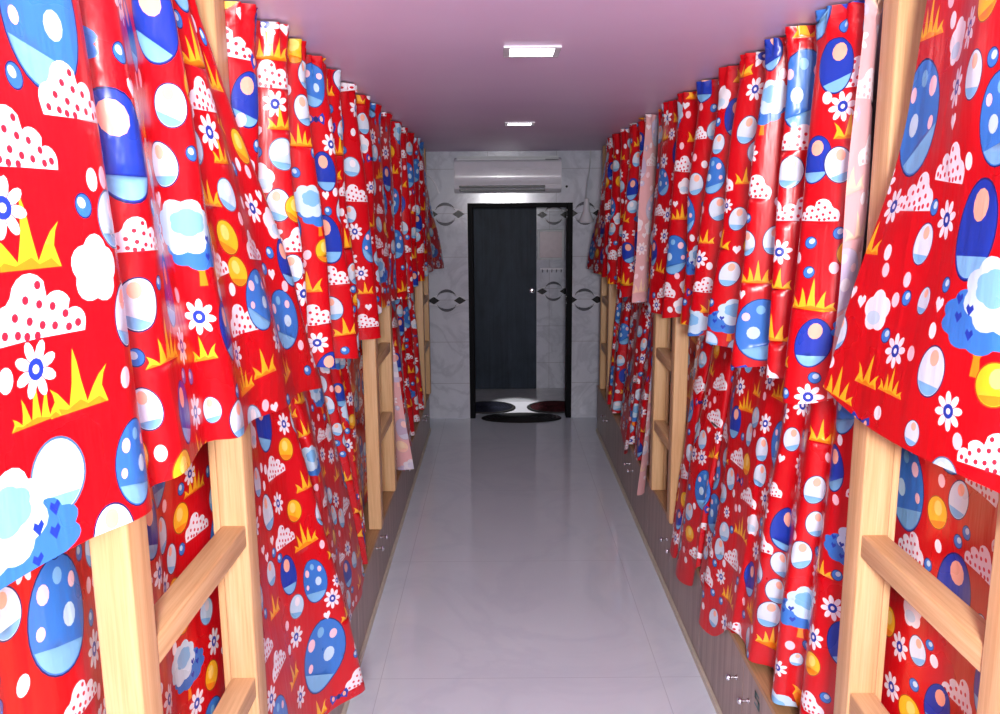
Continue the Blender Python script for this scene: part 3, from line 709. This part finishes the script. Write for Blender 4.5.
# ------------------------------------------------------------------ lockers under the lower bunks
def knob(parent, sgn, x, y, z):
    bm = bmesh.new(); M = Matrix.Translation((x, y, z)) @ Matrix.Rotation(sgn * PI / 2, 4, 'Y')
    add_lathe(bm, [(0, 0), (.010, 0), (.010, .003), (.0055, .006), (.005, .020), (.009, .025), (.0125, .031), (.011, .037), (.005, .040), (0, .0405)], M, 20)
    obj('knob', bm, CHROME, parent, True)
ZTOP = {-1: .34, 1: .42}
def locker(side, yc, where, mark=False, w=1.29):
    xf = .635 if side < 0 else .862; xb = 1.5 if side < 0 else 1.74
    ZT = ZTOP[side]
    t = thing('locker_cabinet', where, 'cabinet', (side * xf, yc, 0), 0, 'grey-brown lockers under the bunks')
    X = lambda o: side * o                      # o = metres back from the front
    def bx(o0, o1, y0, y1, z0, z1, bev=.0): a, b = sorted((X(o0), X(o1))); return box(a, b, y0, y1, z0, z1, bev)
    obj('carcass', bx(.022, xb - xf, -w / 2 + .001, w / 2 - .001, .0, ZT - .022), LAM, t)
    obj('plinth', bx(-.010, .022, -w / 2 + .001, w / 2 - .001, 0, .026), PLINTH, t)
    obj('top_edging', bx(-.003, xb - xf, -w / 2 + .001, w / 2 - .001, ZT - .022, ZT, .002), EDGE, t)
    for s in (-1, 1):
        y0, y1 = (-w / 2 + .003, -.0025) if s < 0 else (.0025, w / 2 - .003)
        d = obj('door', bx(0, .02, y0, y1, .030, ZT - .025, .0015), LAM, t)
        knob(d, -side, 0, s * .075, .285)
        if mark and s < 0:
            bm = bmesh.new(); u = .011; o = X(-.0008)
            seg = [(0, 3.2, 2, 4), (0, 1.6, .8, 4), (0, 1.6, 2.2, 2.4), (1.5, -.2, 2.3, 2.4), (0, -.6, 2.3, .2)]
            for a, b, c, e in seg: add_poly(bm, [(o, -.135 - a * u * 2.2, .322 + b * u), (o, -.135 - c * u * 2.2, .322 + b * u), (o, -.135 - c * u * 2.2, .322 + e * u), (o, -.135 - a * u * 2.2, .322 + e * u)])
            m = obj('number_mark', bm, TEAL, d); m['label'] = 'faded teal number 5 drawn on the door'
    return t
for i, (yc, wh) in enumerate(((.23, 'nearest grey-brown locker on the left, beside the camera'), (1.52, 'grey-brown left locker behind the near left ladder'), (2.81, 'grey-brown left locker below the long billowing lower curtain'),
                              (4.10, 'grey-brown left locker beneath the middle left ladder, its knobs in view'), (5.39, 'second grey-brown left locker from the tiled back wall'), (6.68, 'grey-brown left locker closest to the tiled back wall'))):
    locker(-1, yc, wh)
for i, (yc, wh) in enumerate(((.17, 'nearest grey-brown locker on the right, beside the camera'), (1.46, 'grey-brown right locker behind the near right ladder'), (2.75, 'grey-brown right locker with two chrome knobs and a teal number 5'),
                              (4.04, 'grey-brown right locker beneath the middle right ladder'), (5.33, 'second grey-brown right locker from the tiled back wall'), (6.62, 'grey-brown right locker closest to the tiled back wall'))):
    locker(1, yc, wh, mark=(i == 2))

# upper bunk decks the curtains are fixed to
for side, ys in ((-1, ((.3, 1.99, 'near left'), (2.0, 4.74, 'middle left'), (4.8, 7.4, 'far left'))), (1, ((.3, 1.93, 'near right'), (1.96, 4.5, 'middle right'), (4.56, 7.3, 'far right')))):
    for y0, y1, w in ys:
        a, b = (XL, -.78) if side < 0 else (.998, XR)
        ZT = ZTOP[side]; dz = 1.602 - ZT - .001
        t = thing('bunk_bed', 'plywood and pine frame of the %s upper bunk behind its red curtain' % w, 'bunk bed', ((a + b) / 2, (y0 + y1) / 2, ZT + .001), 0, 'upper bunk frames')
        hx, hy = (b - a) / 2 - .004, (y1 - y0) / 2 - .02
        obj('deck', box(-hx, hx, -hy, hy, dz, dz + .038, .003), BUNK, t)
        for sx in (-1, 1):
            for sy in (-1, 1):
                x, y = sx * (hx - .04), sy * (hy - .05)
                obj('leg', box(x - .03, x + .03, y - .03, y + .03, 0, dz, .004), WOOD_Z, t)

# ------------------------------------------------------------------ ladders
def post_bm(x0, x1, y0, y1, z0, z1, bev=.006, foot=True):
    bm = bmesh.new(); add_box(bm, x0, x1, y0, y1, z0, z1, bev, 3); return bm
def ladder(side, x, yn, yf, zb, label, group):
    """x = aisle face of the posts; near post is short, far post runs to the ceiling; posts .07 x .08"""
    t = thing('bunk_ladder', label, 'ladder', (side * x, yf, zb), 0, group)
    a, b = sorted((0, side * .068))
    w = .08; dn = yn - yf
    zs = 1.66 - zb
    p = obj('post', post_bm(a, b, dn - w / 2, dn + w / 2, 0, zs), WOOD_Z, t, True)
    p2 = obj('post', post_bm(a, b, -w / 2, w / 2, 0, ZC - zb), WOOD_Z, t, True)
    p2['label'] = 'tall post that reaches the ceiling'; p['label'] = 'short post ending under the curtain'
    for z in (1.205, .80):
        c, d = sorted((side * .004, side * .064))
        obj('rung', box(c, d, dn + w / 2 - .002, -w / 2 + .002, z - zb - .0275, z - zb + .0275, .005, seg=3), WOOD_Y, t, True)
    obj('packing_strip', post_bm(*sorted((side * .066, side * .085)), -w / 2 + .004, w / 2 + .008, .0, 1.98 - zb, .004), WOOD_Z, t, True)
    return t
G = 'pine bunk ladders'
ladder(-1, .62, 1.36, 1.985, .342, 'pine ladder nearest on the left, thick posts and rungs in front of the red curtain', G)
ladder(-1, .62, 4.17, 4.76, .342, 'middle pine ladder on the left, between two red curtains', G)
ladder(-1, .62, 6.82, 7.33, .342, 'far pine ladder on the left, against the tiled back wall', G)
ladder(1, .84, 1.315, 1.90, .422, 'pine ladder nearest on the right, one broad rung crossing the red curtain', G)
ladder(1, .84, 4.02, 4.52, .422, 'middle pine ladder on the right, dark shelf-like rungs', G)
ladder(1, .862, 6.65, 7.14, .422, 'far pine ladder on the right, against the tiled back wall', G)

# ------------------------------------------------------------------ curtains
GU, GD = 'red printed curtains of the upper bunks', 'red printed curtains of the lower bunks'
for key, lab, g, st in (
    ('L1u', 'nearest upper red printed curtain on the left, hem draped over the ladder post', GU, .016),
    ('L2u', 'upper red printed curtain on the left between the near and middle ladders', GU, .016),
    ('L3u', 'upper red printed curtain on the left between middle ladder and back wall', GU, .024),
    ('R1u', 'nearest upper red printed curtain on the right, hem draped over the ladder post', GU, .016),
    ('R2u', 'upper red printed curtain on the right between the near and middle ladders', GU, .016),
    ('R3u', 'upper red printed curtain on the right between middle ladder and back wall', GU, .024),
    ('L1d', 'lower red printed curtain on the left behind the nearest ladder', GD, .02),
    ('L2d', 'long lower red printed curtain on the left billowing over the lockers', GD, .016),
    ('L3d', 'lower red printed curtain on the left nearest the tiled back wall', GD, .026),
    ('R1d', 'lower red printed curtain on the right behind the nearest ladder', GD, .02),
    ('R2d', 'lower red printed curtain on the right flaring over the lockers with knobs', GD, .016),
    ('R3d', 'lower red printed curtain on the right nearest the tiled back wall', GD, .026)):
    make_curtain(key, 'bunk_curtain', lab, g, st)

# ------------------------------------------------------------------ light
def light(name, kind, loc, energy, rot=(0, 0, 0), **k):
    l = bpy.data.lights.new(name, kind); l.energy = energy
    for a, v in k.items(): setattr(l, a, v)
    o = bpy.data.objects.new(name, l); o.location = loc; o.rotation_euler = rot; link(o); return o
light('camera_flash', 'AREA', (.08, -.7, 2.1), 143, (math.radians(80), 0, 0), shape='RECTANGLE', size=.34, size_y=.22, color=(1, .985, 1))
light('panel_glow', 'AREA', (.105, 2.74, ZC - .02), 1.2, (0, 0, 0), shape='SQUARE', size=.13)
light('panel_glow', 'AREA', (.125, 5.12, ZC - .02), .6, (0, 0, 0), shape='SQUARE', size=.13)
light('added_doorway_spot', 'SPOT', (.15, 8.3, 2.3), 170, (math.radians(-6), 0, 0), spot_size=math.radians(14), spot_blend=.5, shadow_soft_size=.05)  # unseen spot, added to brighten the white ramp in the doorway
w = bpy.data.worlds.new('dim_room'); scene.world = w; w.use_nodes = True
w.node_tree.nodes['Background'].inputs[0].default_value = (.55, .55, .62, 1); w.node_tree.nodes['Background'].inputs[1].default_value = .08

# ------------------------------------------------------------------ camera
cam = bpy.data.cameras.new('camera'); cam.sensor_width = 36; cam.sensor_fit = 'HORIZONTAL'; cam.lens = 840 * 36 / 1000; cam.clip_start = .02
co = bpy.data.objects.new('camera', cam); link(co)
co.matrix_world = Matrix.Translation((0, 0, 2.0)) @ Matrix.Rotation(math.radians(90 - 10.3), 4, 'X') @ Matrix.Rotation(math.radians(-.4), 4, 'Z')
scene.camera = co
